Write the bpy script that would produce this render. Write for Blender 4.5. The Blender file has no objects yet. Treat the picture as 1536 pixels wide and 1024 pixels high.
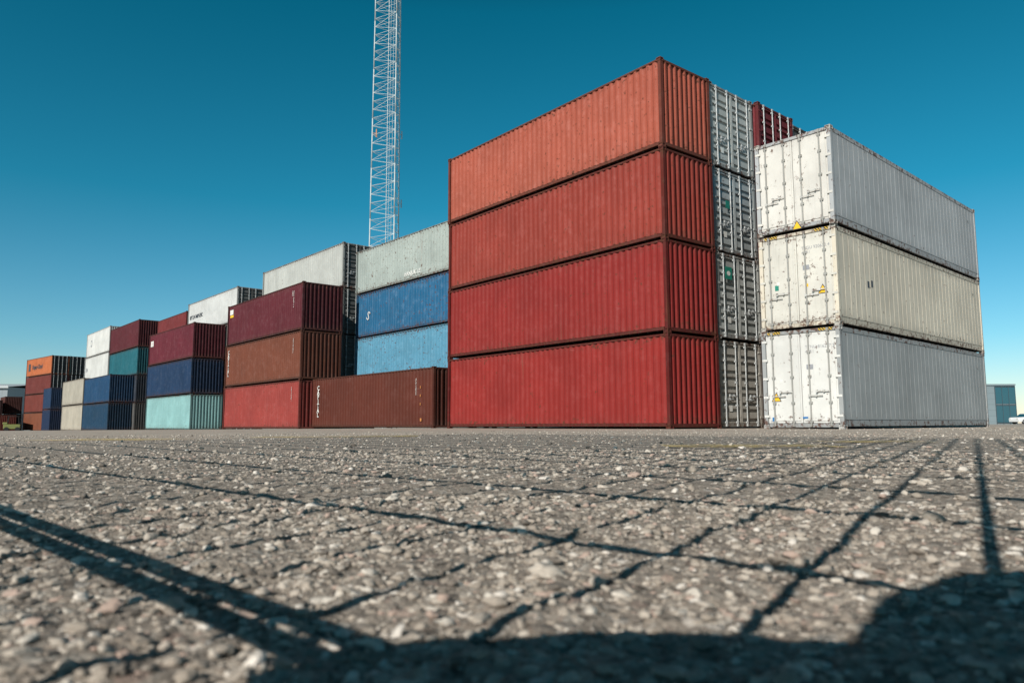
import bpy, bmesh, math, random
import numpy as np
from mathutils import Matrix, Vector
random.seed(4); rng=np.random.default_rng(7)
TH=0.711; F=1120.9; CH=0.15
sc=bpy.context.scene; col=sc.collection
def c2w(X,Z): return (X*math.cos(TH)+Z*math.sin(TH), -X*math.sin(TH)+Z*math.cos(TH))
def gz(v):
    return -0.006*min(max(0.0,v-30),230)

# ------------------------------------------------------------ node helpers
def new_mat(name):
    m=bpy.data.materials.new(name); m.use_nodes=True
    nt=m.node_tree; nt.nodes.clear()
    o=nt.nodes.new('ShaderNodeOutputMaterial'); b=nt.nodes.new('ShaderNodeBsdfPrincipled')
    nt.links.new(b.outputs[0],o.inputs[0]); return m,nt,b
class N:
    def __init__(s,nt): s.nt=nt
    def node(s,t,**k):
        n=s.nt.nodes.new(t)
        for a,v in k.items(): setattr(n,a,v)
        return n
    def link(s,a,b): s.nt.links.new(a,b)
    def setin(s,n,i,v):
        if hasattr(v,'is_linked') or isinstance(v,bpy.types.NodeSocket): s.link(v,n.inputs[i])
        else: n.inputs[i].default_value=v
    def math(s,op,a,b=0.0,clamp=False):
        n=s.node('ShaderNodeMath',operation=op,use_clamp=clamp); s.setin(n,0,a); s.setin(n,1,b); return n.outputs[0]
    def mix(s,f,a,b,mode='MIX'):
        n=s.node('ShaderNodeMix',data_type='RGBA',blend_type=mode); s.setin(n,0,f)
        s.setin(n,6,a if not isinstance(a,tuple) else (*a[:3],1)); s.setin(n,7,b if not isinstance(b,tuple) else (*b[:3],1)); return n.outputs[2]
    def noise(s,vec,scale,detail=4,rough=.55):
        n=s.node('ShaderNodeTexNoise'); s.link(vec,n.inputs['Vector']); n.inputs['Scale'].default_value=scale
        n.inputs['Detail'].default_value=detail; n.inputs['Roughness'].default_value=rough; return n.outputs['Fac']
    def rng(s,v,a,b,c=0.0,d=1.0):
        n=s.node('ShaderNodeMapRange'); s.setin(n,0,v)
        for i,x in enumerate((a,b,c,d)): n.inputs[i+1].default_value=x
        return n.outputs[0]
    def mul(s,vec,t):
        n=s.node('ShaderNodeVectorMath',operation='MULTIPLY'); s.link(vec,n.inputs[0]); n.inputs[1].default_value=t; return n.outputs[0]
    def sat(s,c,k):
        n=s.node('ShaderNodeHueSaturation'); n.inputs['Saturation'].default_value=k; s.link(c,n.inputs['Color']); return n.outputs[0]
def bump(n,h,strength,dist,b):
    k=n.node('ShaderNodeBump'); k.inputs['Distance'].default_value=dist
    n.setin(k,'Strength',strength)
    n.link(h,k.inputs['Height']); n.link(k.outputs[0],b.inputs['Normal'])

_pm={}
def paint(base,rust=.5,dirt=.35,rough=.5,chalk=.25):
    key=(base,rust,dirt,rough,chalk)
    if key in _pm: return _pm[key]
    m,nt,b=new_mat('container_paint'); n=N(nt)
    base=tuple(x*.88 for x in base)
    tc=n.node('ShaderNodeTexCoord'); oi=n.node('ShaderNodeObjectInfo')
    off=n.node('ShaderNodeCombineXYZ'); r=n.math('MULTIPLY',oi.outputs['Random'],61.0)
    n.link(r,off.inputs[0]); n.link(r,off.inputs[1])
    ad=n.node('ShaderNodeVectorMath',operation='ADD'); n.link(tc.outputs['Object'],ad.inputs[0]); n.link(off.outputs[0],ad.inputs[1])
    v=ad.outputs[0]
    sx=n.node('ShaderNodeSeparateXYZ'); n.link(tc.outputs['Object'],sx.inputs[0]); z=sx.outputs[2]
    n1=n.noise(v,.55,5,.6); n2=n.noise(n.mul(v,(4.5,4.5,.3)),1.0,6,.65); n3=n.noise(v,7.0,9,.7); n4=n.noise(n.mul(v,(13,13,.8)),1.0,4,.6)
    n5=n.noise(n.mul(v,(1.2,1.2,7)),1.0,7,.7); n6=n.noise(v,2.2,8,.72)
    lo=tuple(x*.74 for x in base); ch=tuple(min(.85,x*.92+.05) for x in base)
    c=n.mix(n.rng(n1,.3,.7),lo,base)
    c=n.mix(n.math('MULTIPLY',n.rng(n2,.5,.8),chalk*1.1,True),c,ch)
    c=n.mix(n.math('MULTIPLY',n.rng(n6,.52,.66),chalk*1.5,True),c,ch)
    c=n.mix(n.math('MULTIPLY',n.rng(n4,.5,.75),chalk*.6,True),c,ch)
    c=n.mix(n.math('MULTIPLY',n.rng(n2,.45,.25),dirt*.6,True),c,tuple(x*.3+.01 for x in base))
    g=n.math('ADD',n.rng(z,.5,.05),n.rng(z,2.5,2.9))
    c=n.mix(n.math('MULTIPLY',n.math('MULTIPLY',g,n.rng(n4,.3,.7)),dirt*.9,True),c,(.07,.05,.04))
    t=n.math('ADD',n3,n.math('MULTIPLY',g,.09)); t=n.math('ADD',t,n.math('MULTIPLY',n.rng(n1,.4,.7),.05))
    spot=n.rng(t,.69-.09*rust,.75-.09*rust)
    c=n.mix(n.math('MULTIPLY',spot,.85),c,(.085,.032,.018))
    st=n.rng(n2,.71-.06*rust,.79-.06*rust); c=n.mix(n.math('MULTIPLY',st,.5*min(1,rust*1.5)),c,(.13,.05,.025))
    sc_=n.math('MULTIPLY',n.rng(n5,.66,.70),.6); c=n.mix(sc_,c,ch)
    n.link(c,b.inputs['Base Color']); b.inputs['Specular IOR Level'].default_value=.25
    n.link(n.rng(n3,.2,.8,rough,rough+.35),b.inputs['Roughness'])
    bump(n,n.math('ADD',n3,n.math('MULTIPLY',n1,2.0)),.25,.01,b)
    _pm[key]=m; return m
def flat(name,c,rough=.6,metal=0.0,var=.15,scale=8):
    m,nt,b=new_mat(name); n=N(nt); tc=n.node('ShaderNodeTexCoord')
    k=n.noise(tc.outputs['Object'],scale,6,.6)
    n.link(n.mix(n.rng(k,.3,.7),tuple(x*(1-var) for x in c),tuple(min(1,x*(1+var)) for x in c)),b.inputs['Base Color'])
    b.inputs['Roughness'].default_value=rough; b.inputs['Metallic'].default_value=metal; return m
M_black=flat('black_gasket',(.015,.015,.017),.8)
M_gal=flat('galvanised_steel',(.42,.44,.45),.55,.1,.3,20)
M_white=flat('white_lettering',(.66,.66,.64),.6,0,.3,6)
M_dark=flat('dark_lettering',(.05,.055,.07),.6)
M_grey=flat('grey_lettering',(.28,.29,.32),.6)
M_yel=flat('yellow_sticker',(.85,.50,.02),.5)
M_blu=flat('blue_sticker',(.02,.16,.42),.5)
M_grn=flat('green_sticker',(.02,.22,.16),.5)
M_wht=flat('white_sticker',(.70,.70,.67),.5)
M_org=flat('orange_sticker',(.5,.2,.06),.5)
def haz():
    m,nt,b=new_mat('hazard_stripes'); n=N(nt); tc=n.node('ShaderNodeTexCoord'); s=n.node('ShaderNodeSeparateXYZ'); n.link(tc.outputs['Object'],s.inputs[0])
    a=n.math('ADD',s.outputs[0],s.outputs[2]); f=n.math('FRACT',n.math('MULTIPLY',a,12.0)); g=n.math('GREATER_THAN',f,.5)
    n.link(n.mix(g,(.6,.38,.04),(.02,.02,.02)),b.inputs['Base Color']); b.inputs['Roughness'].default_value=.6; return m
M_haz=haz()

# ------------------------------------------------------------ mesh builder
class MB:
    def __init__(s): s.v=[]; s.f=[]
    def box(s,x0,x1,y0,y1,z0,z1):
        b=len(s.v); s.v+=[(x0,y0,z0),(x1,y0,z0),(x1,y1,z0),(x0,y1,z0),(x0,y0,z1),(x1,y0,z1),(x1,y1,z1),(x0,y1,z1)]
        s.f+=[tuple(b+i for i in q) for q in ((0,3,2,1),(4,5,6,7),(0,1,5,4),(1,2,6,5),(2,3,7,6),(3,0,4,7))]; return s
    def tube(s,p0,p1,r,n=6,r2=None):
        p0=Vector(p0);p1=Vector(p1);d=(p1-p0).normalized(); a=d.orthogonal().normalized(); c=d.cross(a); b=len(s.v); r2=r if r2 is None else r2
        for p,rr in((p0,r),(p1,r2)):
            for i in range(n):
                t=2*math.pi*i/n; s.v.append(tuple(p+a*math.cos(t)*rr+c*math.sin(t)*rr))
        for i in range(n): j=(i+1)%n; s.f.append((b+i,b+j,b+n+j,b+n+i))
        s.f.append(tuple(b+n-1-i for i in range(n))); s.f.append(tuple(b+n+i for i in range(n))); return s
    def grid(s,P):
        b=len(s.v); m=len(P); k=len(P[0])
        for r in P: s.v+=[tuple(p) for p in r]
        for i in range(m-1):
            for j in range(k-1): s.f.append((b+i*k+j,b+(i+1)*k+j,b+(i+1)*k+j+1,b+i*k+j+1))
        return s
    def mesh(s,name,bevel=0,smooth=False):
        me=bpy.data.meshes.new(name); me.from_pydata(s.v,[],s.f)
        bm=bmesh.new(); bm.from_mesh(me); bmesh.ops.recalc_face_normals(bm,faces=bm.faces)
        if bevel: bmesh.ops.bevel(bm,geom=bm.edges[:],offset=bevel,segments=1,affect='EDGES',clamp_overlap=True)
        if smooth:
            for f in bm.faces: f.smooth=True
        bm.to_mesh(me); bm.free(); me.materials.append(None); return me
def obj(name,me,mat=None,parent=None,loc=(0,0,0)):
    o=bpy.data.objects.new(name,me); col.objects.link(o)
    if me is not None and mat is not None:
        if len(o.material_slots)==0: me.materials.append(None)
        o.material_slots[0].link='OBJECT'; o.material_slots[0].material=mat
    if parent: o.parent=parent
    o.location=loc; return o
def thing(name,loc,label,cat,group=None,rotz=0,me=None,mat=None):
    o=obj(name,me,mat); o.location=loc; o.rotation_euler=(0,0,rotz); o['label']=label; o['category']=cat
    if group: o['group']=group
    if me is None: o.empty_display_size=.5
    return o

# ------------------------------------------------------------ container templates
L=12.19; W=2.44; H=2.896
def profile(a0,a1,period,depth,fl=.26):
    n=max(1,round((a1-a0)/period)); p=(a1-a0)/n; pts=[(a0,depth)]
    for i in range(n):
        s=a0+i*p; pts+=[(s+p*(.5-fl)/2,depth),(s+p*(.5-fl)/2+p*.24,0)]
        pts+=[(s+p*(.5-fl)/2+p*.5,0),(s+p*(.5-fl)/2+p*.74,depth)]
    pts.append((a1,depth)); return pts
def lf(a,z,ph):
    return .008*math.sin(a*.9+ph)*math.sin(z*1.9+ph*2)+.006*math.sin(a*2.3+ph*3)*math.sin(z*3.1)
def side(sign,ph=0.3):
    mb=MB(); zs=np.linspace(.18,H-.10,8); P=[]
    for y,d in profile(.16,L-.16,.278,.040):
        row=[]
        for i,z in enumerate(zs):
            dd=d+.018+(lf(y,z,ph) if 0<i<7 else 0)
            row.append((max(dd,.004) if sign<0 else W-max(dd,.004),y,z))
        P.append(row)
    return mb.grid(P).mesh('side_panel')
def blind(y,sign):
    mb=MB(); zs=np.linspace(.16,H-.11,5); P=[]
    for x,d in profile(.15,W-.15,.25,.07):
        P.append([(x,(y+d+.014) if sign<0 else (y-d-.014),z) for z in zs])
    return mb.grid(P).mesh('end_panel')
def roofm():
    mb=MB(); P=[]
    for y,d in profile(.1,L-.1,.21,.02): P.append([(.07,y,H-.045-d),(W-.07,y,H-.045-d)])
    return mb.grid(P).mesh('roof')
def framem(reefer=False):
    mb=MB(); q=.118; z0,z1=q+.002,H-q-.002
    for x0,x1 in((0,.13),(W-.13,W)):
        for y0,y1 in((0,.13),(L-.13,L)): mb.box(x0+.004,x1-.004,y0+.004,y1-.004,z0,z1)
    bl=.18 if not reefer else .26
    tp=.10 if not reefer else .17
    e=.182
    for x0,x1 in((.008,.06),(W-.06,W-.008)):
        mb.box(x0,x1,e,L-e,H-tp,H-.035); 
    for x0,x1 in((.03,.08),(W-.08,W-.03)): mb.box(x0,x1,e,L-e,.075,bl)
    for y0,y1 in((.012,.1),(L-.1,L-.012)):
        mb.box(.164,W-.164,y0,y1,H-.11 if not reefer else H-.13,H-.035); mb.box(.164,W-.164,y0,y1,.05,.16)
    return mb.mesh('frame',.006)
def floorm():
    mb=MB(); mb.box(.09,W-.09,.2,L-.2,.1,.14)
    for i in range(30): y=.5+i*(L-1)/29; mb.box(.085,W-.085,y-.03,y+.03,.05,.098)
    return mb.mesh('underframe')
def castm():
    me=bpy.data.meshes.new('corner_casting'); bm=bmesh.new()
    bmesh.ops.create_cube(bm,size=1,matrix=Matrix.Diagonal((.162,.178,.118,1)))
    fs=bm.faces[:]
    for f in fs:
        if not f.is_valid: continue
        r=bmesh.ops.inset_individual(bm,faces=[f],thickness=.034)
        r2=bmesh.ops.extrude_discrete_faces(bm,faces=[f])
        nf=r2['faces'][0]; bmesh.ops.translate(bm,verts=nf.verts,vec=-nf.normal*.022)
    bm.to_mesh(me); bm.free(); me.materials.append(None); return me
def door(left,reefer=False):
    mb=MB(); a,b=(.135,W/2-.008) if left else (W/2+.008,W-.135); z0,z1=.17,H-.12
    if reefer:
        mb.box(a,b,.045,.11,z0,z1)
        mb.box(a+.05,b-.05,.027,.0445,z0+.06,z1-.06)
    else:
        mb.box(a,b,.10,.13,z0,z1)
        for x0,x1 in((a,a+.05),(b-.05,b)): mb.box(x0,x1,.025,.0995,z0,z1)
        zz=np.linspace(z0,z1,6)
        for i,z in enumerate(zz):
            h=.05; lo=max(z0,z-h); hi=min(z1,z+h); mb.box(a+.051,b-.051,.03,.0995,lo,hi)
        for i in range(5):
            zc=(zz[i]+zz[i+1])/2; mb.box(a+.053,b-.053,.04,.0995,zc-.10,zc+.10)
    hx=(.02,a+.05) if left else (b-.05,W-.02)
    for z in np.linspace(z0+.2,z1-.2,5 if reefer else 4): mb.box(hx[0],hx[1],-.008,.0255 if not reefer else .0265,z-.035,z+.035)
    return mb.mesh('door',.004)
def barm():
    mb=MB(); mb.tube((0,-.008,.13),(0,-.008,H-.06),.021,8)
    for z in(.2,.75,1.5,2.2,H-.2): mb.box(-.05,.05,-.018,.024,z-.03,z+.03)
    for z in(.10,H-.1): mb.box(-.035,.035,-.03,.01,z-.03,z+.05)
    return mb.mesh('locking_bar')
def handm(k=1.0):
    mb=MB(); mb.box(-.02,.40,-.036,-.024,-.014,.014); mb.box(.19,.23,-.045,.02,-.035,.035); mb.box(-.03,.03,-.04,.0,-.04,.04)
    return mb.mesh('handle')
def rside(sign):
    mb=MB(); x0,x1=(.02,.05) if sign<0 else (W-.05,W-.02)
    mb.box(x0,x1,.15,L-.15,.262,H-.172)
    n=36
    for i in range(1,n):
        y=.15+(L-.3)*i/n
        if sign<0: mb.box(.014,.0195,y-.006,y+.006,.30,H-.20)
        else: mb.box(W-.0195,W-.014,y-.006,y+.006,.30,H-.20)
    return mb.mesh('side_panel')
T=dict(sideL=side(-1,.3),sideR=side(1,1.7),blind0=blind(0,-1),blindL=blind(L,1),roof=roofm(),frame=framem(),rframe=framem(True),floor=floorm(),cast=castm(),
 dl=door(True),dr=door(False),rdl=door(True,True),rdr=door(False,True),bar=barm(),hand=handm(),rsL=rside(-1),rsR=rside(1))
T['sideL2']=side(-1,2.1); T['sideL3']=side(-1,4.4)
rf=MB().box(.05,W-.05,.1,L-.1,H-.07,H-.04).mesh('roof'); T['rroof']=rf
rb=MB().box(.15,W-.15,L-.06,L-.02,.17,H-.12).mesh('end_panel'); T['rend']=rb
def dark(c,k): return tuple(round(x*k,4) for x in c)
def container(kind,corner,dt,Lx,Wx,Hx,z,colr,cname,label,group,rust=.5,dirt=.35,chalk=.25,detail=2,rear=None,frame_k=.7,doorc=None,endk=.85):
    rot=dt-(math.pi/2 if kind=='reefer' else 0)
    c,s=math.cos(rot),math.sin(rot)
    lx=Wx if kind=='reefer' else 0
    loc=(corner[0]-c*lx,corner[1]-s*lx,z)
    name='reefer_container' if kind=='reefer' else 'shipping_container'
    o=thing(name,loc,label,'container',group,rot); o.scale=(Wx/W,Lx/L,Hx/H)
    p=paint(colr,rust,dirt,.5,chalk); pf=paint(dark(colr,frame_k),min(1,rust+.35),min(1,dirt+.2),.6,chalk)
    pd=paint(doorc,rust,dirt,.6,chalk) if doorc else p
    if kind=='reefer':
        side_c=rear
        ps=paint(side_c,rust*.6,dirt,.5,chalk)
        obj('frame',T['rframe'],paint(dark(side_c,1.0),min(1,rust+.5),dirt+.1,.5,chalk),o)
        obj('side_panel',T['rsL'],ps,o); obj('side_panel',T['rsR'],ps,o); obj('roof',T['rroof'],ps,o); obj('end_panel',T['rend'],ps,o)
        pf=paint(dark(colr,.85),1.0,.5,.6,chalk)
    else:
        obj('frame',T['frame'],pf,o); obj('side_panel',T[random.choice(('sideL','sideL2','sideL3'))],p,o); obj('side_panel',T['sideR'],p,o); obj('roof',T['roof'],p,o)
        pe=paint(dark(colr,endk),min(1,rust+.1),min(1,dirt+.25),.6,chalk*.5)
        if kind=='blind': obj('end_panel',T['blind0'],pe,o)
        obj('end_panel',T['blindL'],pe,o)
    obj('underframe',T['floor'],M_black,o)
    for x in(.081-.003,W-.081+.003):
        for y in(.089-.004,L-.089+.004):
            for zz in(.059,H-.059): obj('corner_casting',T['cast'],pf,o,(x,y,zz))
    if kind!='blind':
        rr=kind=='reefer'
        for left in(True,False):
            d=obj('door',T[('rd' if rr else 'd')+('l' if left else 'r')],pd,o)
            xs=(.36,.95) if left else (W-.95,W-.36)
            for i,x in enumerate(xs):
                br=obj('locking_bar',T['bar'],(M_gal if not rr else paint((.42,.42,.40),.8,.3,.4,.1)),d,(x,0,0))
                if detail>1: obj('handle',T['hand'],M_gal if not rr else paint((.68,.68,.66),.5,.2,.4,.1),br,(-.02 if i==0 else -.38,0,.95+.12*i))
    return o
FACE={'side':Matrix(((0,0,-1),(-1,0,0),(0,1,0))),'end':Matrix(((1,0,0),(0,0,-1),(0,1,0))),'rside':Matrix(((0,0,1),(1,0,0),(0,1,0)))}
def lettering(parent,text,size,face,y,z,mat,vertical=False,name='lettering',ox=None,bold=0.0,spin=0):
    cu=bpy.data.curves.new('t','FONT'); cu.body='\n'.join(text) if vertical else text; cu.size=size; cu.align_x='CENTER' if vertical else 'LEFT'
    cu.space_line=.72 if vertical else 1.0; cu.offset=bold; cu.resolution_u=3
    t=bpy.data.objects.new('t',cu); col.objects.link(t); bpy.context.view_layer.update()
    me=bpy.data.meshes.new_from_object(t.evaluated_get(bpy.context.evaluated_depsgraph_get())); bpy.data.objects.remove(t)
    me.materials.clear(); me.materials.append(None)
    M=FACE[face].to_4x4()
    if spin: M=M@Matrix.Rotation(spin,4,'Z')
    me.transform(M)
    l=obj(name,me,mat,parent)
    l.location={'side':(-.001 if ox is None else ox,y,z),'end':(y,-.001 if ox is None else ox,z),'rside':(W+.001 if ox is None else ox,y,z)}[face]
    return l
def sticker(parent,face,y,z,w,h,mat,name='sticker',tri=False,ox=None,disc=False):
    if tri: pts=[(-w/2,0),(w/2,0),(0,h)]
    elif disc: pts=[(w/2*math.cos(a),h/2+h/2*math.sin(a)) for a in np.linspace(0,2*math.pi,24,endpoint=False)]
    else: pts=[(-w/2,0),(w/2,0),(w/2,h),(-w/2,h)]
    me=bpy.data.meshes.new(name); n=len(pts)
    vs=[(a,b,0) for a,b in pts]+[(a,b,-.003) for a,b in pts]
    me.from_pydata(vs,[],[tuple(range(n)),tuple(range(2*n-1,n-1,-1))]+[(i,n+i,n+(i+1)%n,(i+1)%n) for i in range(n)])
    me.transform(FACE[face].to_4x4()); me.materials.append(None)
    l=obj(name,me,mat,parent)
    l.location={'side':(-.001 if ox is None else ox,y,z),'end':(y,-.001 if ox is None else ox,z),'rside':(W+.001 if ox is None else ox,y,z)}[face]; return l
def warn(parent,face,y,z,w,ox):
    a=sticker(parent,face,y,z,w,w*.87,M_dark,'warning_sticker',True,ox)
    b=sticker(a,face,0,w*.09,w*.78,w*.68,M_yel,'sticker_face',True,0)
    b.location={'end':(0,-.004,w*.06),'side':(-.004,0,w*.06),'rside':(.004,0,w*.06)}[face]
    return a

def stack(kind,u,v,cols,dt=0,Lx=12.19,Wx=2.45,Hx=2.88,group='',jit=.03,detail=2,**kw):
    out=[]; z=gz(v+6)
    for i,cc in enumerate(cols):
        c,cn=cc[0],cc[1]; k=dict(kw); k.update(cc[2] if len(cc)>2 else {})
        kd=k.pop('kind',kind)
        where='standing on the ground' if i==0 else ('on top of the stack' if i==len(cols)-1 else 'inside the stack')
        if len(cols)==1: where='standing alone on the ground'
        lab='%s %s %s'%(cn,'refrigerated container' if kd=='reefer' else 'corrugated shipping container',where)
        ju,jv=random.uniform(-jit,jit),random.uniform(-jit,jit)
        out.append(container(kd,(u+ju,v+jv),dt+random.uniform(-.002,.002),Lx,Wx,Hx-.004,z+i*Hx,c,cn,lab,group,detail=detail,**k))
    return out
red=stack('blind',18.27,13.97,[((.30,.024,.020),'deep red',dict(chalk=.14)),((.28,.023,.020),'deep red',dict(chalk=.14)),((.31,.044,.030),'brick red',dict(rust=.8,chalk=.22)),((.43,.100,.062),'faded salmon red',dict(rust=.85,chalk=.3))],
  dt=-.03,Lx=11.88,Wx=2.53,Hx=2.93,group='stack of red containers',jit=.02,dirt=.28,frame_k=.4,rust=.7)
g1=stack('door',20.90,13.97,[((.46,.44,.40),'dirty grey'),((.48,.50,.49),'light grey'),((.44,.48,.49),'grey'),((.52,.55,.54),'pale grey')],Wx=2.66,Hx=2.93,group='row of containers with doors showing',rust=.6,dirt=.5)
sticker(g1[1],'end',.6,2.0,.36,.42,M_grn,ox=-.03); sticker(g1[1],'end',.6,2.12,.18,.16,M_wht,ox=-.035,disc=True)
sticker(g1[2],'end',.75,1.55,.22,.26,M_grn,ox=-.03)
for g in g1:
    lettering(g,'KKTU 713024\n45G1',.13,'end',1.35,2.3,M_dark,ox=.02); sticker(g,'end',.65,.55,.16,.2,M_wht,ox=.02); sticker(g,'end',1.75,.9,.14,.14,M_wht,ox=.02)
for k,(u,v,cc) in enumerate([(23.62,13.8,(.18,.022,.03)),(26.12,14.0,(.10,.10,.10)),(28.6,13.9,(.1,.02,.025))]):
    stack('door',u,v,[((.2,.05,.04),'rust red'),((.1,.12,.14),'dark grey'),((.18,.03,.03),'dark red'),(cc,'maroon' if k!=1 else 'grey')],Wx=2.44,Hx=2.93,group='row of containers with doors showing')
wh=stack('reefer',19.72,9.35,[((.80,.80,.78),'white and blue-grey',dict(rear=(.42,.44,.45))),((.78,.76,.70),'dirty white and beige',dict(rear=(.80,.73,.61),dirt=.6,rust=1.0)),((.80,.78,.74),'white and pale grey',dict(rear=(.50,.52,.54)))],
  dt=.03,Lx=12.5,Wx=2.3,Hx=2.8,group='stack of white refrigerated containers',jit=.03,rust=.75,dirt=.35,chalk=.1)
for i,w in enumerate(wh):
    if i<2:
        for x in(.42,W-.42): sticker(w,'end',x,H-.115,.42,.075,M_haz,'hazard_stripe',ox=.008)
        lettering(w,('TTNU 816257 3\n45R1','TEGU 920630 4\n45R1')[i],.13,'end',1.38,2.3,M_grey,ox=.022)
    warn(w,'end',(1.98 if i==1 else (.42 if i==0 else 1.3)),(.95 if i==1 else (.8 if i==0 else .02)),.32,-.004 if i==2 else .018)
    for j,(x,z,ww,hh,mm) in enumerate([(.6,1.35,.08,.10,M_wht),(.55,1.2,.12,.16,M_grn),(1.5,1.2,.09,.09,M_yel),(1.5,1.7,.2,.14,M_grey),(.3,.22,.08,.12,M_blu),(1.3,.3,.16,.05,M_blu)]):
        if (i==1 and j in(0,1,2,3)) or (i==0 and j in(0,3,4,5)) : sticker(w,'end',x,z,ww,hh,mm,ox=.022)
    lettering(w,('C-1','4/5','9\'6')[i],.12,'rside',11.2,2.2,M_dark)
for yy,zz in((2.0,1.3),(2.25,1.35)): sticker(wh[1],'rside',yy,zz,.12,.2,M_dark,ox=W-.012)
br=stack('blind',19.07,27.53,[((.115,.025,.014),'dark brown',dict(chalk=.12))],Hx=2.78,group='stacks of coloured containers',rust=.5,endk=.5)[0]
lettering(br,'CAPITAL',.36,'side',11.2,2.2,M_white,True,bold=.012)
lettering(br,'CLHU 478214 0',.12,'side',1.45,2.4,M_white,spin=-math.pi/2)
for z in(1.9,1.5,1.1): sticker(br,'side',1.05,z,.05,.12,M_org)
sticker(br,'side',1.0,.35,.12,.14,M_org)
B=stack('blind',22.08,28.75,[((.12,.2,.3),'blue'),((.11,.33,.49),'light sky blue',dict(rust=1.1,dirt=.4,chalk=.4)),((.012,.125,.27),'mid blue',dict(rust=.95,dirt=.4,chalk=.6)),((.40,.46,.44),'pale grey-green',dict(rust=.9))],Lx=11.4,Hx=2.67,group='stacks of coloured containers')
lettering(B[3],'HANJUK LE',.34,'side',6.4,.35,M_white,bold=.01)
lettering(B[2],'S',.8,'side',10.9,1.2,M_white,spin=-.5)
gs='stacks of coloured containers'
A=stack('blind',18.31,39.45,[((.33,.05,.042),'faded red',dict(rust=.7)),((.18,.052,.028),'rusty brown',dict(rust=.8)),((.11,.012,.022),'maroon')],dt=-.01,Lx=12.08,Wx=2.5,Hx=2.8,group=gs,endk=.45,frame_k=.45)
lettering(A[1],'CAPITAL',.36,'side',11.5,2.3,M_white,True,bold=.01)
lettering(A[2],'TRLU 590711 6\n45G1',.16,'side',1.3,2.5,M_white,spin=-math.pi/2); lettering(A[1],'TGHU 821003 6',.13,'side',1.1,2.5,M_white,spin=-math.pi/2); lettering(A[0],'CAIU 912240 1',.13,'side',1.1,2.5,M_white,spin=-math.pi/2)
sticker(A[2],'side',11.4,2.2,.6,.35,M_wht); sticker(A[2],'side',11.35,2.0,.6,.16,M_yel)
dk=(.13,.135,.135)
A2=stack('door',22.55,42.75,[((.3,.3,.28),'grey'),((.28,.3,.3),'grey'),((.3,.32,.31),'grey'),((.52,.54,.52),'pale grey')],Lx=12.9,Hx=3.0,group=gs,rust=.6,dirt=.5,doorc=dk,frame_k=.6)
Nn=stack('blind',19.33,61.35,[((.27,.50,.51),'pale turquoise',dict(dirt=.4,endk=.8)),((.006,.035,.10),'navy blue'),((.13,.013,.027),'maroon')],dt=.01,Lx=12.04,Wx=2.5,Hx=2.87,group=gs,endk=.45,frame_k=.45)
sticker(Nn[2],'side',11.2,1.75,.8,.5,M_wht); lettering(Nn[2],'K',.5,'side',11.3,1.8,flat('pink_logo',(.5,.05,.12)))
NB=stack('door',21.95,59.3,[((.2,.2,.2),'grey'),((.1,.03,.03),'dark red'),((.3,.3,.28),'grey'),((.64,.66,.66),'white',dict(doorc=dk))],Hx=2.88,group=gs,frame_k=.5)
lettering(NB[3],'HYUN MUNISC',.5,'side',11.6,1.35,M_dark,bold=.01)
NC=stack('blind',21.9,71.8,[((.2,.1,.08),'brown'),((.1,.03,.03),'dark red'),((.1,.12,.2),'blue'),((.18,.022,.025),'dark red')],Lx=9.125,Hx=2.76,group=gs,detail=1)
Mm=stack('blind',21.2,81.5+3.4,[((.1,.1,.1),'grey'),((.03,.04,.06),'dark blue'),((.01,.13,.17),'teal'),((.10,.012,.02),'maroon')],Hx=2.93,group=gs,endk=.5)
D=stack('blind',18.9,85.7,[((.006,.045,.10),'dark blue'),((.008,.06,.15),'blue')],Hx=2.94,group=gs,endk=.45,frame_k=.45)
W2=stack('blind',21.2,97.6,[((.5,.5,.5),'grey'),((.6,.6,.6),'white'),((.66,.67,.66),'white'),((.70,.71,.70),'white')],Hx=3.1,group=gs,rust=.2,dirt=.2)
sticker(W2[3],'side',9.5,1.2,.8,.8,M_grey,disc=True); sticker(W2[3],'side',9.5,1.35,.5,.5,M_wht,disc=True,ox=-.008); lettering(W2[2],'ZIM',.6,'side',11.5,1.2,M_grey,bold=.01)
BG=stack('blind',19.0,98.6,[((.48,.44,.37),'beige'),((.44,.41,.35),'beige')],Hx=3.1,group=gs)
gr='far stacks of containers'; ro=.12
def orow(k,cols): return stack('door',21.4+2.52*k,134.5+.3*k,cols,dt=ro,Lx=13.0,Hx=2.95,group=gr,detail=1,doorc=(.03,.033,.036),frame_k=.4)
O=orow(0,[((.22,.07,.035),'rust brown'),((.18,.035,.025),'dark red'),((.16,.03,.025),'dark red'),((.52,.15,.055),'orange')])
lettering(O[3],'Hapag-Lloyd',1.0,'side',9.2,1.15,M_dark,bold=.02); sticker(O[3],'side',10.6,.9,.9,1.2,M_dark)
orow(1,[((.1,.1,.12),'dark grey'),((.05,.1,.12),'dark teal'),((.12,.05,.04),'brown'),((.03,.1,.11),'dark teal')])
orow(2,[((.1,.1,.12),'dark grey'),((.25,.06,.03),'red'),((.04,.08,.09),'dark teal'),((.03,.12,.13),'dark teal')])
BL=stack('blind',19.6,122.5,[((.006,.025,.08),'dark blue'),((.008,.04,.11),'blue')],Lx=6.06,Hx=3.1,group=gr,detail=1,endk=.5)
DR=stack('blind',17.6,151,[((.04,.03,.03),'dark brown'),((.10,.028,.022),'dark red')],Lx=6.06,Hx=2.95,group=gr,detail=1,endk=.6)
DR2=stack('blind',14.6,149,[((.04,.045,.05),'dark grey'),((.06,.025,.025),'dark brown')],Lx=6.06,Hx=2.6,group=gr,detail=1,endk=.6)
DR3=stack('blind',15.6,141,[((.16,.03,.02),'dull red')],Lx=6.06,Hx=2.6,group=gr,detail=1,endk=.6)

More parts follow.
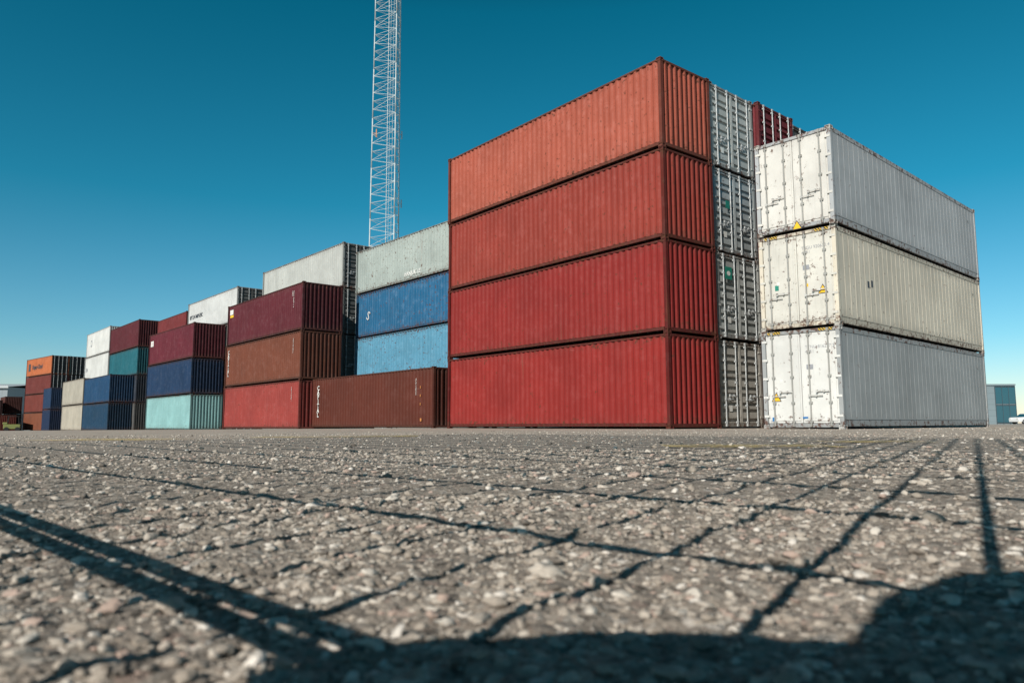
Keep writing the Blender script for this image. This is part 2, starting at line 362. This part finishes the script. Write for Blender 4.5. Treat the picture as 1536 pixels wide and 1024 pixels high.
# ------------------------------------------------------------ forklift by the far stacks
def forklift():
    u,v=c2w(-75.0,113); o=thing('forklift',(u,v,gz(v)),'small yellow-green forklift truck parked by the far stacks','forklift',rotz=-TH+.5)
    Mf=flat('forklift_paint',(.20,.22,.07),.5)
    mb=MB(); mb.box(-1.2,.9,-.6,.6,.35,1.05); mb.box(-1.3,-.7,-.6,.6,1.052,1.35); obj('body',mb.mesh('body',.05),Mf,o)
    mb=MB()
    for x in(-.75,.75):
        for y in(-.52,.52): mb.tube((x,y,1.05),(x*.85,y,2.2),.04,6)
    mb.box(-.75,.75,-.6,.6,2.2,2.27); obj('cab',mb.mesh('cab'),M_black,o)
    mb=MB()
    for y in(-.35,.35): mb.box(.98,1.1,y-.05,y+.05,.1,2.6)
    for z in(.5,1.5,2.5): mb.box(.985,1.095,-.3,.3,z,z+.08)
    obj('lift_mast',mb.mesh('lift_mast'),M_black,o)
    for y in(-.3,.3): obj('fork',MB().box(1.12,2.2,y-.06,y+.06,.12,.17).box(1.12,1.16,y-.055,y+.055,.172,.8).mesh('fork'),M_gal,o)
    for x in(-.8,.6):
        for y in(-.6,.6): obj('wheel',MB().tube((x,y-.12,.32),(x,y+.12,.32),.32,16).mesh('wheel'),M_black,o)
forklift()

# ------------------------------------------------------------ lattice mast
def mast():
    u,v=c2w(-11.9,70); base=gz(v); Ht=75
    o=thing('lattice_mast',(u,v,base),'tall pale steel lattice mast rising behind the containers','mast',rotz=.35)
    def wid(z): return 3.15-.55*min(1,z/45)
    def leg(k,z):
        a=k*2*math.pi/3; r=wid(z)/math.sqrt(3); return Vector((r*math.cos(a),r*math.sin(a),z))
    Mw=flat('mast_paint',(.48,.54,.56),.5,0,.2,3)
    for k in range(3):
        mb=MB(); step=5
        for z in range(0,Ht,step): mb.tube(leg(k,z),leg(k,z+step),.06,8)
        obj('leg',mb.mesh('leg',smooth=True),Mw,o)
    for k in range(3):
        mb=MB(); st=.85; i=0; z=.3
        while z+st<Ht:
            a,b=(k,(k+1)%3) if i%2==0 else ((k+1)%3,k)
            mb.tube(leg(a,z),leg(b,z+st),.02,4)
            mb.tube(leg(k,z),leg((k+1)%3,z),.018,4)
            z+=st; i+=1
        obj('bracing',mb.mesh('bracing'),Mw,o)
    mb=MB()
    for s in(-.18,.18): mb.tube((.3,s,0),(.3,s,Ht),.018,4)
    for z in np.arange(.5,Ht,.6): mb.tube((.3,-.18,z),(.3,.18,z),.012,4)
    mb.tube((-.2,.05,0),(-.2,.05,Ht),.035,6)
    obj('ladder',mb.mesh('ladder'),Mw,o)
    for (z,k,mt) in((28.5,1,M_org),(22,0,Mw),(29,0,Mw)):
        p=leg(k,z); d=Vector((p.x,p.y,0)).normalized(); mb=MB()
        s=-1 if k==1 else 1
        mb.tube(p,p+d*.4*s,.03,5); e=p+d*.4*s; mb.tube(e-Vector((0,0,.4)),e+Vector((0,0,.4)),.06,6)
        obj('antenna',mb.mesh('antenna'),mt,o)
mast()

# ------------------------------------------------------------ buildings
def rotbox_thing(name,X0,X1,Z,depth,h,label,cat):
    u,v=c2w((X0+X1)/2,Z); return thing(name,(u,v,gz(v)),label,cat,rotz=-TH)
def cladding(name,c,scale=3.0,axis=0):
    m,nt,b=new_mat(name); n=N(nt); tc=n.node('ShaderNodeTexCoord'); s=n.node('ShaderNodeSeparateXYZ'); n.link(tc.outputs['Object'],s.inputs[0])
    f=n.math('PINGPONG',n.math('MULTIPLY',s.outputs[axis],scale),1.0); k=n.noise(tc.outputs['Object'],.3,5)
    n.link(n.mix(n.math('MULTIPLY',n.rng(f,.8,1.0),.35),n.mix(k,dark(c,.85),c),dark(c,.5)),b.inputs['Base Color']); b.inputs['Roughness'].default_value=.55; return m
b1=rotbox_thing('warehouse',-176,-131.5,195,30,13,'long grey metal warehouse beyond the containers','building')
mb=MB(); mb.box(-22.2,22.2,0,30,0,11.6); obj('wall',mb.mesh('wall'),cladding('metal_cladding',(.24,.28,.31),1.2),b1)
mb=MB(); mb.grid([[(-22.8,-.6,11.65),(-22.8,15,13.2),(-22.8,30.6,11.65)],[(22.8,-.6,11.65),(22.8,15,13.2),(22.8,30.6,11.65)]]); mb.box(-22.8,22.8,-.75,-.61,11.3,12.0); obj('roof',mb.mesh('roof'),flat('roof_sheet',(.4,.43,.45),.5),b1)
mb=MB()
for i in range(5): mb.box(-20+i*8.5,-15.5+i*8.5,-.06,-.01,0,4.6)
obj('gate',mb.mesh('gate'),cladding('gate_sheet',(.12,.15,.18),4,2),b1)
b2=rotbox_thing('office_building',62,80.6,120,12,6.2,'low modern office building with glass facade and grey louvres','building')
mb=MB(); mb.box(-9.3,9.3,0,12,0,6.2); mb.box(-9.4,9.4,-.15,12.1,6.2,6.45); obj('wall',mb.mesh('wall'),cladding('grey_louvre',(.22,.28,.31),2.2,2),b2)
gl,nt,b=new_mat('window_glass'); b.inputs['Base Color'].default_value=(.02,.10,.14,1); b.inputs['Roughness'].default_value=.06; b.inputs['Specular IOR Level'].default_value=.7
for i in range(3):
    for j in range(2):
        x0=6.1+i*1.07; obj('window',MB().box(x0,x0+1.0,-.08,-.01,.35+j*2.95,2.95+j*2.95).mesh('window'),gl,b2)
mb=MB()
for i in range(4): mb.box(6.03+i*1.07,6.08+i*1.07,-.14,-.0,.0,6.18)
for z in(.2,3.05,6.0): mb.box(6.02,9.3,-.13,-.005,z,z+.1)
obj('mullion',mb.mesh('mullion'),flat('dark_frame',(.06,.09,.11)),b2)

# ------------------------------------------------------------ car
def car():
    u,v=c2w(71.3,104); o=thing('parked_car',(u,v,gz(v)),'white hatchback car parked beside the office building','car',rotz=-TH+.15)
    Mw=flat('car_paint',(.78,.79,.80),.25,0,.03)
    body=[(-2.1,.3),(-2.15,.7),(-2.0,.90),(-1.15,.98),(1.95,1.0),(2.08,.9),(2.12,.5),(2.05,.3)]
    def ext(pts,w,zcut=.95):
        mb=MB(); n=len(pts)
        for s in(-1,1):
            for x,z in pts:
                k=w if z<=zcut else w-(z-zcut)*.35
                mb.v.append((x,s*k,z))
        mb.f.append(tuple(range(n))); mb.f.append(tuple(range(2*n-1,n-1,-1)))
        for i in range(n): j=(i+1)%n; mb.f.append((i,j,n+j,n+i))
        return mb
    obj('body',ext(body,.88).mesh('body',.04),Mw,o)
    cab=[(-1.2,.97),(-.55,1.42),(.9,1.47),(1.65,1.32),(1.9,.99)]
    obj('window',ext(cab,.80).mesh('window',.02),gl,o)
    rf=[(-.62,1.40),(-.5,1.47),(.9,1.52),(1.72,1.36),(1.7,1.3),(.9,1.44)]
    obj('roof',ext(rf,.82,zcut=.95).mesh('roof'),Mw,o)
    for sx in(-1.3,1.3):
        for sy in(-.82,.82):
            w=obj('wheel',None,None,o,(sx,sy,.32)); obj('tyre',MB().tube((0,-.1,0),(0,.1,0),.32,20).mesh('tyre'),M_black,w); obj('rim',MB().tube((0,-.115,0),(0,.115,0),.19,12).mesh('rim'),M_gal,w)
    for sy in(-.6,.6): obj('headlight',MB().box(-2.17,-2.05,sy-.18,sy+.18,.65,.8).mesh('headlight',.01),M_wht,o)
car()

# ------------------------------------------------------------ fence beside the camera (casts the mesh shadow)
EL=math.radians(30); K=math.tan(EL)/.965
fd=Vector((*c2w(-.70,.714),0)).normalized(); fn=Vector((*c2w(.714,.70),0)).normalized(); d0=-.12
fo=thing('mesh_fence',tuple(fn*d0),'tall welded steel wire mesh fence standing beside the yard','fence')
mb=MB()
def P(t,z): return tuple(fd*t+Vector((0,0,z)))
zs=[(.28-d0)*K,(.745-d0)*K]; top=5.0; T0=-2.6; T1=7.0
for z in (zs[0]-.012,zs[0]+.012): mb.tube(P(T0,z),P(T1,z),.0092,6)
for j in range(100): t=-2.5+j*.09; mb.tube(P(t,zs[0]-.018),P(t+.025,zs[0]+.018),.006,5)
z=zs[1]; i=0
while z<top: mb.tube(P(T0,z),P(T1,z),.0074+.0022*i**.65,6); z+=.31 if i<3 else .26; i+=1
ph=(Vector((*c2w(.404,.661),0))); lv=Vector((*c2w(.515,.857),0)); k=(ph.dot(fn)-d0)/lv.dot(fn); t0=(ph-lv*k).dot(fd)
t=t0-.166*14
while t<T1:
    if t>T0: mb.tube(P(t,.03),P(t,top),.0056 if abs(t-t0)>.01 else .0086,6,.015)
    t+=.166
obj('mesh_panel',mb.mesh('mesh_panel'),M_gal,fo)
for t in(T0-.05,T1+.05): obj('post',MB().box(-.03,.03,-.03,.03,0,5.1).mesh('post',.004),M_gal,fo,tuple(fd*t))
def blocker(X,Z,w,d,h,ex,label,mat,rot):  # rounded shape added out of view to cast the foreground blob shadow
    me=bpy.data.meshes.new('blocker'); bm=bmesh.new(); bmesh.ops.create_icosphere(bm,subdivisions=4,radius=1)
    for v in bm.verts:
        x,y,z=v.co; f=lambda a,p:math.copysign(abs(a)**p,a)
        v.co=(f(x,ex)*w/2,f(y,.65)*d/2,(f(z,ex)+1)*h/2); v.co.z+=.12*v.co.x*(z>0); v.co.x+=.012*math.sin(z*7+y*5); v.co.z+= .012*math.sin(x*5+1)*(z>0)
    for f in bm.faces: f.smooth=True
    bm.to_mesh(me); bm.free(); me.materials.append(None); u,v=c2w(X,Z)
    o=thing('shadow_blocker',(u,v,0),label,'blocker',rotz=rot); obj('body',me,mat,o)
    mb=MB(); 
    for i in range(8):
        a0,a1=math.pi*i/8,math.pi*(i+1)/8; mb.tube((math.cos(a0)*w*.12,0,h*.965+math.sin(a0)*.02),(math.cos(a1)*w*.12,0,h*.965+math.sin(a1)*.02),.008,6)
    obj('blocker_loop',mb.mesh('blocker_loop'),M_black,o)
Mb=flat('blocker_dark',(.03,.03,.035),.9)
lr=-(TH+math.radians(31.6))
blocker(-.262,-.215,.54,.22,.485,.45,'added unseen black shadow bag standing on the gravel',Mb,lr)
blocker(-.145,-.61,.58,.26,.93,.60,'tall black shadow-casting shape added unseen, standing on the gravel',Mb,lr)

# ------------------------------------------------------------ ground
def vnoise(x,y,seed):
    r=np.random.default_rng(seed); T_=r.random((256,256)); xi=np.floor(x).astype(int); yi=np.floor(y).astype(int); fx=x-xi; fy=y-yi
    fx=fx*fx*(3-2*fx); fy=fy*fy*(3-2*fy); g=lambda a,b:T_[a%256,b%256]
    return (g(xi,yi)*(1-fx)+g(xi+1,yi)*fx)*(1-fy)+(g(xi,yi+1)*(1-fx)+g(xi+1,yi+1)*fx)*fy-.5
def hgt(x,y):
    r=np.hypot(x,y); near=np.clip((6-r)/3,0,1); nf=np.clip(1.6-r/2.2,.4,1)
    h=.006*vnoise(x*2.3,y*2.3,1)+nf*(.007*vnoise(x*9+3,y*9,2)+.008*vnoise(x*26,y*26+5,3)+.006*vnoise(x*58,y*58,4))
    far=.010*vnoise(x*.7,y*.7,6)*np.clip(r/8,0,1)*np.clip((40-r)/20,0,1)
    return h*near+far
fine=np.arange(-.8,3.6,.008); out=[]; s=.012; a=3.6
while a<9000: out.append(a); a+=s; s*=1.07 if a<60 else 1.35
neg=[]; s=.02; a=-.8
while a>-9000: neg.append(a); a-=s; s*=1.2 if a>-60 else 1.5
ax=np.array(sorted(neg[1:])+list(fine)+out); n=len(ax)
U,V=np.meshgrid(ax,ax,indexing='ij'); Zg=hgt(U,V)-.006*np.clip(V-30,0,230)
me=bpy.data.meshes.new('ground'); me.vertices.add(n*n); me.vertices.foreach_set('co',np.stack([U,V,Zg],-1).ravel())
ii=np.arange(n*n).reshape(n,n); q=np.stack([ii[:-1,:-1],ii[1:,:-1],ii[1:,1:],ii[:-1,1:]],-1).reshape(-1,4)
me.loops.add(q.size); me.loops.foreach_set('vertex_index',q.ravel()); me.polygons.add(len(q)); me.polygons.foreach_set('loop_start',np.arange(len(q))*4); me.polygons.foreach_set('loop_total',np.full(len(q),4)); me.polygons.foreach_set('use_smooth',np.ones(len(q),bool)); me.update()
gm,nt,b=new_mat('asphalt_aggregate'); n_=N(nt); tc=n_.node('ShaderNodeTexCoord'); v=tc.outputs['Object']
def stonecol(n_,rnd):
    r=n_.node('ShaderNodeValToRGB'); n_.link(rnd,r.inputs[0]); r.color_ramp.interpolation='CONSTANT'; e=r.color_ramp.elements
    cs=[(0,(.30,.255,.21)),(.18,(.38,.325,.27)),(.34,(.46,.405,.345)),(.5,(.18,.15,.125)),(.6,(.55,.49,.42)),(.72,(.44,.30,.245)),(.8,(.66,.61,.54)),(.86,(.07,.062,.057)),(.95,(.75,.70,.64))]
    e[0].position=0; e[0].color=(*cs[0][1],1); e[1].position=cs[1][0]; e[1].color=(*cs[1][1],1)
    for p_,c_ in cs[2:]: x=e.new(p_); x.color=(*c_,1)
    return r.outputs[0]
def vor(scale,feat='F1'):
    k=n_.node('ShaderNodeTexVoronoi',feature=feat); n_.link(v,k.inputs['Vector']); k.inputs['Scale'].default_value=scale; return k
v1=vor(60); v2=vor(170); sp=n_.node('ShaderNodeSeparateXYZ'); n_.link(v1.outputs['Color'],sp.inputs[0]); sp2=n_.node('ShaderNodeSeparateXYZ'); n_.link(v2.outputs['Color'],sp2.inputs[0])
ca=stonecol(n_,sp.outputs[0]); cb=stonecol(n_,sp2.outputs[0])
ln=n_.node('ShaderNodeVectorMath',operation='LENGTH'); n_.link(v,ln.inputs[0]); dist=ln.outputs['Value']
big=n_.noise(v,.35,6,.6); mid=n_.noise(v,4,6,.6); fine_=n_.noise(v,420,5,.7); pit=n_.noise(v,45,5,.7); lump=n_.noise(v,1.5,8,.75)
stone=n_.math('GREATER_THAN',sp.outputs[1],.55)
c=n_.mix(stone,n_.mix(.45,cb,(.37,.315,.26)),ca); c=n_.mix(n_.math('MULTIPLY',n_.rng(v1.outputs['Distance'],.45,.8),.45),c,(.17,.14,.115))
c=n_.mix(n_.rng(mid,.35,.65,.15,.5),c,(.41,.35,.29)); c=n_.mix(n_.rng(big,.35,.7,0,.25),c,(.31,.26,.21))
c=n_.mix(n_.rng(fine_,.35,.65,.4,0),c,(.08,.07,.06)); c=n_.mix(n_.rng(pit,.45,.34,0,.75),c,(.04,.034,.03))
# ground colour grows paler with distance from the origin, in patches
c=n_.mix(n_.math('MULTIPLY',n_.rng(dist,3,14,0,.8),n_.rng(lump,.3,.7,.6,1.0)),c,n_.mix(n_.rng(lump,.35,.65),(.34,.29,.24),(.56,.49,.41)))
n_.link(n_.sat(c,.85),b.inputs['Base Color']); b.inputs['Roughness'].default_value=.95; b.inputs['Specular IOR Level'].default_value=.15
hh=n_.math('ADD',n_.math('MULTIPLY',n_.rng(v1.outputs['Distance'],.0,.7,1,0),n_.math('ADD',stone,.2)),n_.math('MULTIPLY',n_.rng(v2.outputs['Distance'],0,.6,1,0),.4))
hh=n_.math('ADD',hh,n_.math('MULTIPLY',fine_,.35)); hh=n_.math('ADD',hh,n_.rng(pit,.34,.5,0,.8))
bump(n_,hh,n_.rng(dist,2,9,.85,.25),.0045,b)
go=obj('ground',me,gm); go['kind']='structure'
def pebbles(N_,r0,r1,s0,s1,sub,bias,loosep=.07,pw=2.0):
    bm=bmesh.new(); bmesh.ops.create_icosphere(bm,subdivisions=sub,radius=1); bm.verts.ensure_lookup_table()
    bv=np.array([v.co[:] for v in bm.verts]); bf=np.array([[x.index for x in f.verts] for f in bm.faces]); bm.free()
    t=rng.random(N_); r=r0+(r1-r0)*t**bias; ang=rng.uniform(-1.0,1.0,N_); X=r*np.sin(ang); Z=r*np.cos(ang)
    x=X*math.cos(TH)+Z*math.sin(TH); y=-X*math.sin(TH)+Z*math.cos(TH)
    keep=(y<13.2)&(~((x>19.3)&(y>9))) if r1>14 else np.ones(N_,bool)
    x=x[keep];y=y[keep];N_=len(x)
    s=s0*(s1/s0)**(rng.random(N_)**pw)
    sc3=np.stack([s*rng.uniform(.8,1.5,N_),s*rng.uniform(.7,1.1,N_),s*rng.uniform(.4,.7,N_)],-1)
    V_=bv[None]*sc3[:,None]*(1+.30*(rng.random((N_,len(bv),1))-.5)*2)
    a=rng.uniform(0,6.28,N_); ca_,sa=np.cos(a)[:,None],np.sin(a)[:,None]
    tl=rng.normal(0,.2,N_)[:,None]
    vx=V_[...,0]*ca_-V_[...,1]*sa; vy=V_[...,0]*sa+V_[...,1]*ca_; vz=V_[...,2]+vx*tl
    emb=rng.uniform(-.8,.15,N_)*sc3[:,2]; loose=rng.random(N_)<loosep; emb[loose]=sc3[loose,2]*.7
    z=hgt(x,y)-.006*np.clip(y-30,0,230)+emb
    co=np.stack([vx+x[:,None],vy+y[:,None],vz+z[:,None]],-1).reshape(-1,3)
    f=(bf[None]+(np.arange(N_)*len(bv))[:,None,None]).reshape(-1,3); return co,f
parts=[pebbles(26000,.3,1.6,.0016,.0078,2,.75,.17),pebbles(28000,1.4,4.5,.0028,.012,1,.6,.12),pebbles(18000,4,14,.005,.017,1,.7,.14),pebbles(11000,12,34,.010,.026,1,.6,.25),pebbles(700,.6,6,.007,.018,2,.6,.4,1.5)]
co=[];fs=[];o_=0
for c_,f_ in parts: co.append(c_); fs.append(f_+o_); o_+=len(c_)
co=np.concatenate(co); fs=np.concatenate(fs)
me=bpy.data.meshes.new('gravel'); me.vertices.add(len(co)); me.vertices.foreach_set('co',co.ravel()); me.loops.add(fs.size); me.loops.foreach_set('vertex_index',fs.ravel()); me.polygons.add(len(fs)); me.polygons.foreach_set('loop_start',np.arange(len(fs))*3); me.polygons.foreach_set('loop_total',np.full(len(fs),3)); me.polygons.foreach_set('use_smooth',rng.random(len(fs))<.6); me.update()
pm,nt,b=new_mat('stone'); n2_=N(nt); ge=n2_.node('ShaderNodeNewGeometry'); tc=n2_.node('ShaderNodeTexCoord')
sc_=stonecol(n2_,ge.outputs['Random Per Island']); k=n2_.noise(tc.outputs['Object'],260,4,.6)
n2_.link(n2_.sat(n2_.mix(n2_.rng(k,.3,.7,.1,.5),sc_,(.36,.305,.25)),.85),b.inputs['Base Color']); b.inputs['Roughness'].default_value=.85; b.inputs['Specular IOR Level'].default_value=.3
bump(n2_,k,.5,.002,b)
go=obj('gravel',me,pm); go['kind']='stuff'; go['label']='loose and embedded grey, tan and pinkish stones'; go['category']='gravel'
ym,nt,b=new_mat('worn_yellow_paint'); n3_=N(nt); tc=n3_.node('ShaderNodeTexCoord'); v=tc.outputs['Object']
k=n3_.noise(v,3.5,9,.85); al=n3_.rng(k,.44,.58,0,.75)
n3_.link(n3_.mix(n3_.noise(v,30,4),(.66,.47,.12),(.78,.62,.25)),b.inputs['Base Color']); b.inputs['Roughness'].default_value=.8; n3_.link(al,b.inputs['Alpha'])
def yline(X0,Z0,X1,Z1,w=.16):
    a=Vector((*c2w(X0,Z0),0)); c=Vector((*c2w(X1,Z1),0)); d=(c-a).normalized(); nn=Vector((-d.y,d.x,0))*w/2
    m_=60; Pp=[]
    for i in range(m_+1):
        p=a+(c-a)*i/m_; row=[]
        for s in np.linspace(-1,1,7):
            q_=p+nn*float(s); row.append((q_.x,q_.y,float(hgt(np.array([q_.x]),np.array([q_.y]))[0])+.009))
        Pp.append(row)
    o=obj('road_marking',MB().grid(Pp).mesh('road_marking'),ym); o['kind']='structure'
yline(1.0,5.0,2.1,4.9,.6); yline(2.45,5.9,3.2,5.95,.55); yline(-5.0,8.2,-3.6,7.9,.9); yline(-3.2,9.4,-1.2,9.6,.8)

# ------------------------------------------------------------ light, sky, camera
az=TH+math.radians(31.6)
ld=Vector((math.sin(az)*math.cos(EL),math.cos(az)*math.cos(EL),-math.sin(EL)))
s=bpy.data.lights.new('sun','SUN'); s.energy=5.0; s.angle=math.radians(.4); s.color=(1,.93,.83)
so=bpy.data.objects.new('sun',s); col.objects.link(so); so.rotation_euler=ld.to_track_quat('-Z','Y').to_euler()
w=bpy.data.worlds.new('World'); sc.world=w; w.use_nodes=True; nt=w.node_tree; nt.nodes.clear(); nw=N(nt)
sky=nw.node('ShaderNodeTexSky',sky_type='NISHITA'); sky.sun_disc=False; sky.sun_elevation=EL; sky.sun_rotation=az+math.pi; sky.air_density=1.0; sky.dust_density=.1; sky.ozone_density=1.5
bg=nw.node('ShaderNodeBackground'); bg.inputs[1].default_value=.06; ow=nw.node('ShaderNodeOutputWorld')
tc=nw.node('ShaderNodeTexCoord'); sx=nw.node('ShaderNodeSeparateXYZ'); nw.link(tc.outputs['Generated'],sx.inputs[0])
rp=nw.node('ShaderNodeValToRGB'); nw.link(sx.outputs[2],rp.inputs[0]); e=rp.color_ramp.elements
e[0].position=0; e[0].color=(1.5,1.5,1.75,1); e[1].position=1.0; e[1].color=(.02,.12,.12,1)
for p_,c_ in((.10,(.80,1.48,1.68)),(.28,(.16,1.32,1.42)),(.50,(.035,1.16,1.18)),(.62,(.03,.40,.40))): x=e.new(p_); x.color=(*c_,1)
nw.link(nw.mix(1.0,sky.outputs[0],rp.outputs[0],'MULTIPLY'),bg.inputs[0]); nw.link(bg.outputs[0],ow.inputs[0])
cam=bpy.data.cameras.new('camera'); co_=bpy.data.objects.new('camera',cam); col.objects.link(co_); sc.camera=co_
cam.lens=F/1536*36; cam.sensor_width=36; cam.clip_start=.02; cam.clip_end=20000
co_.location=(0,0,CH)
co_.rotation_euler=(Matrix.Rotation(-TH,3,'Z')@Matrix.Rotation(math.pi/2+.1106,3,'X')@Matrix.Rotation(-.0032,3,'Z')).to_euler()
cam.dof.use_dof=True; cam.dof.focus_distance=16; cam.dof.aperture_fstop=7
sc.view_settings.view_transform='Standard'; sc.view_settings.look='None'; sc.view_settings.exposure=0
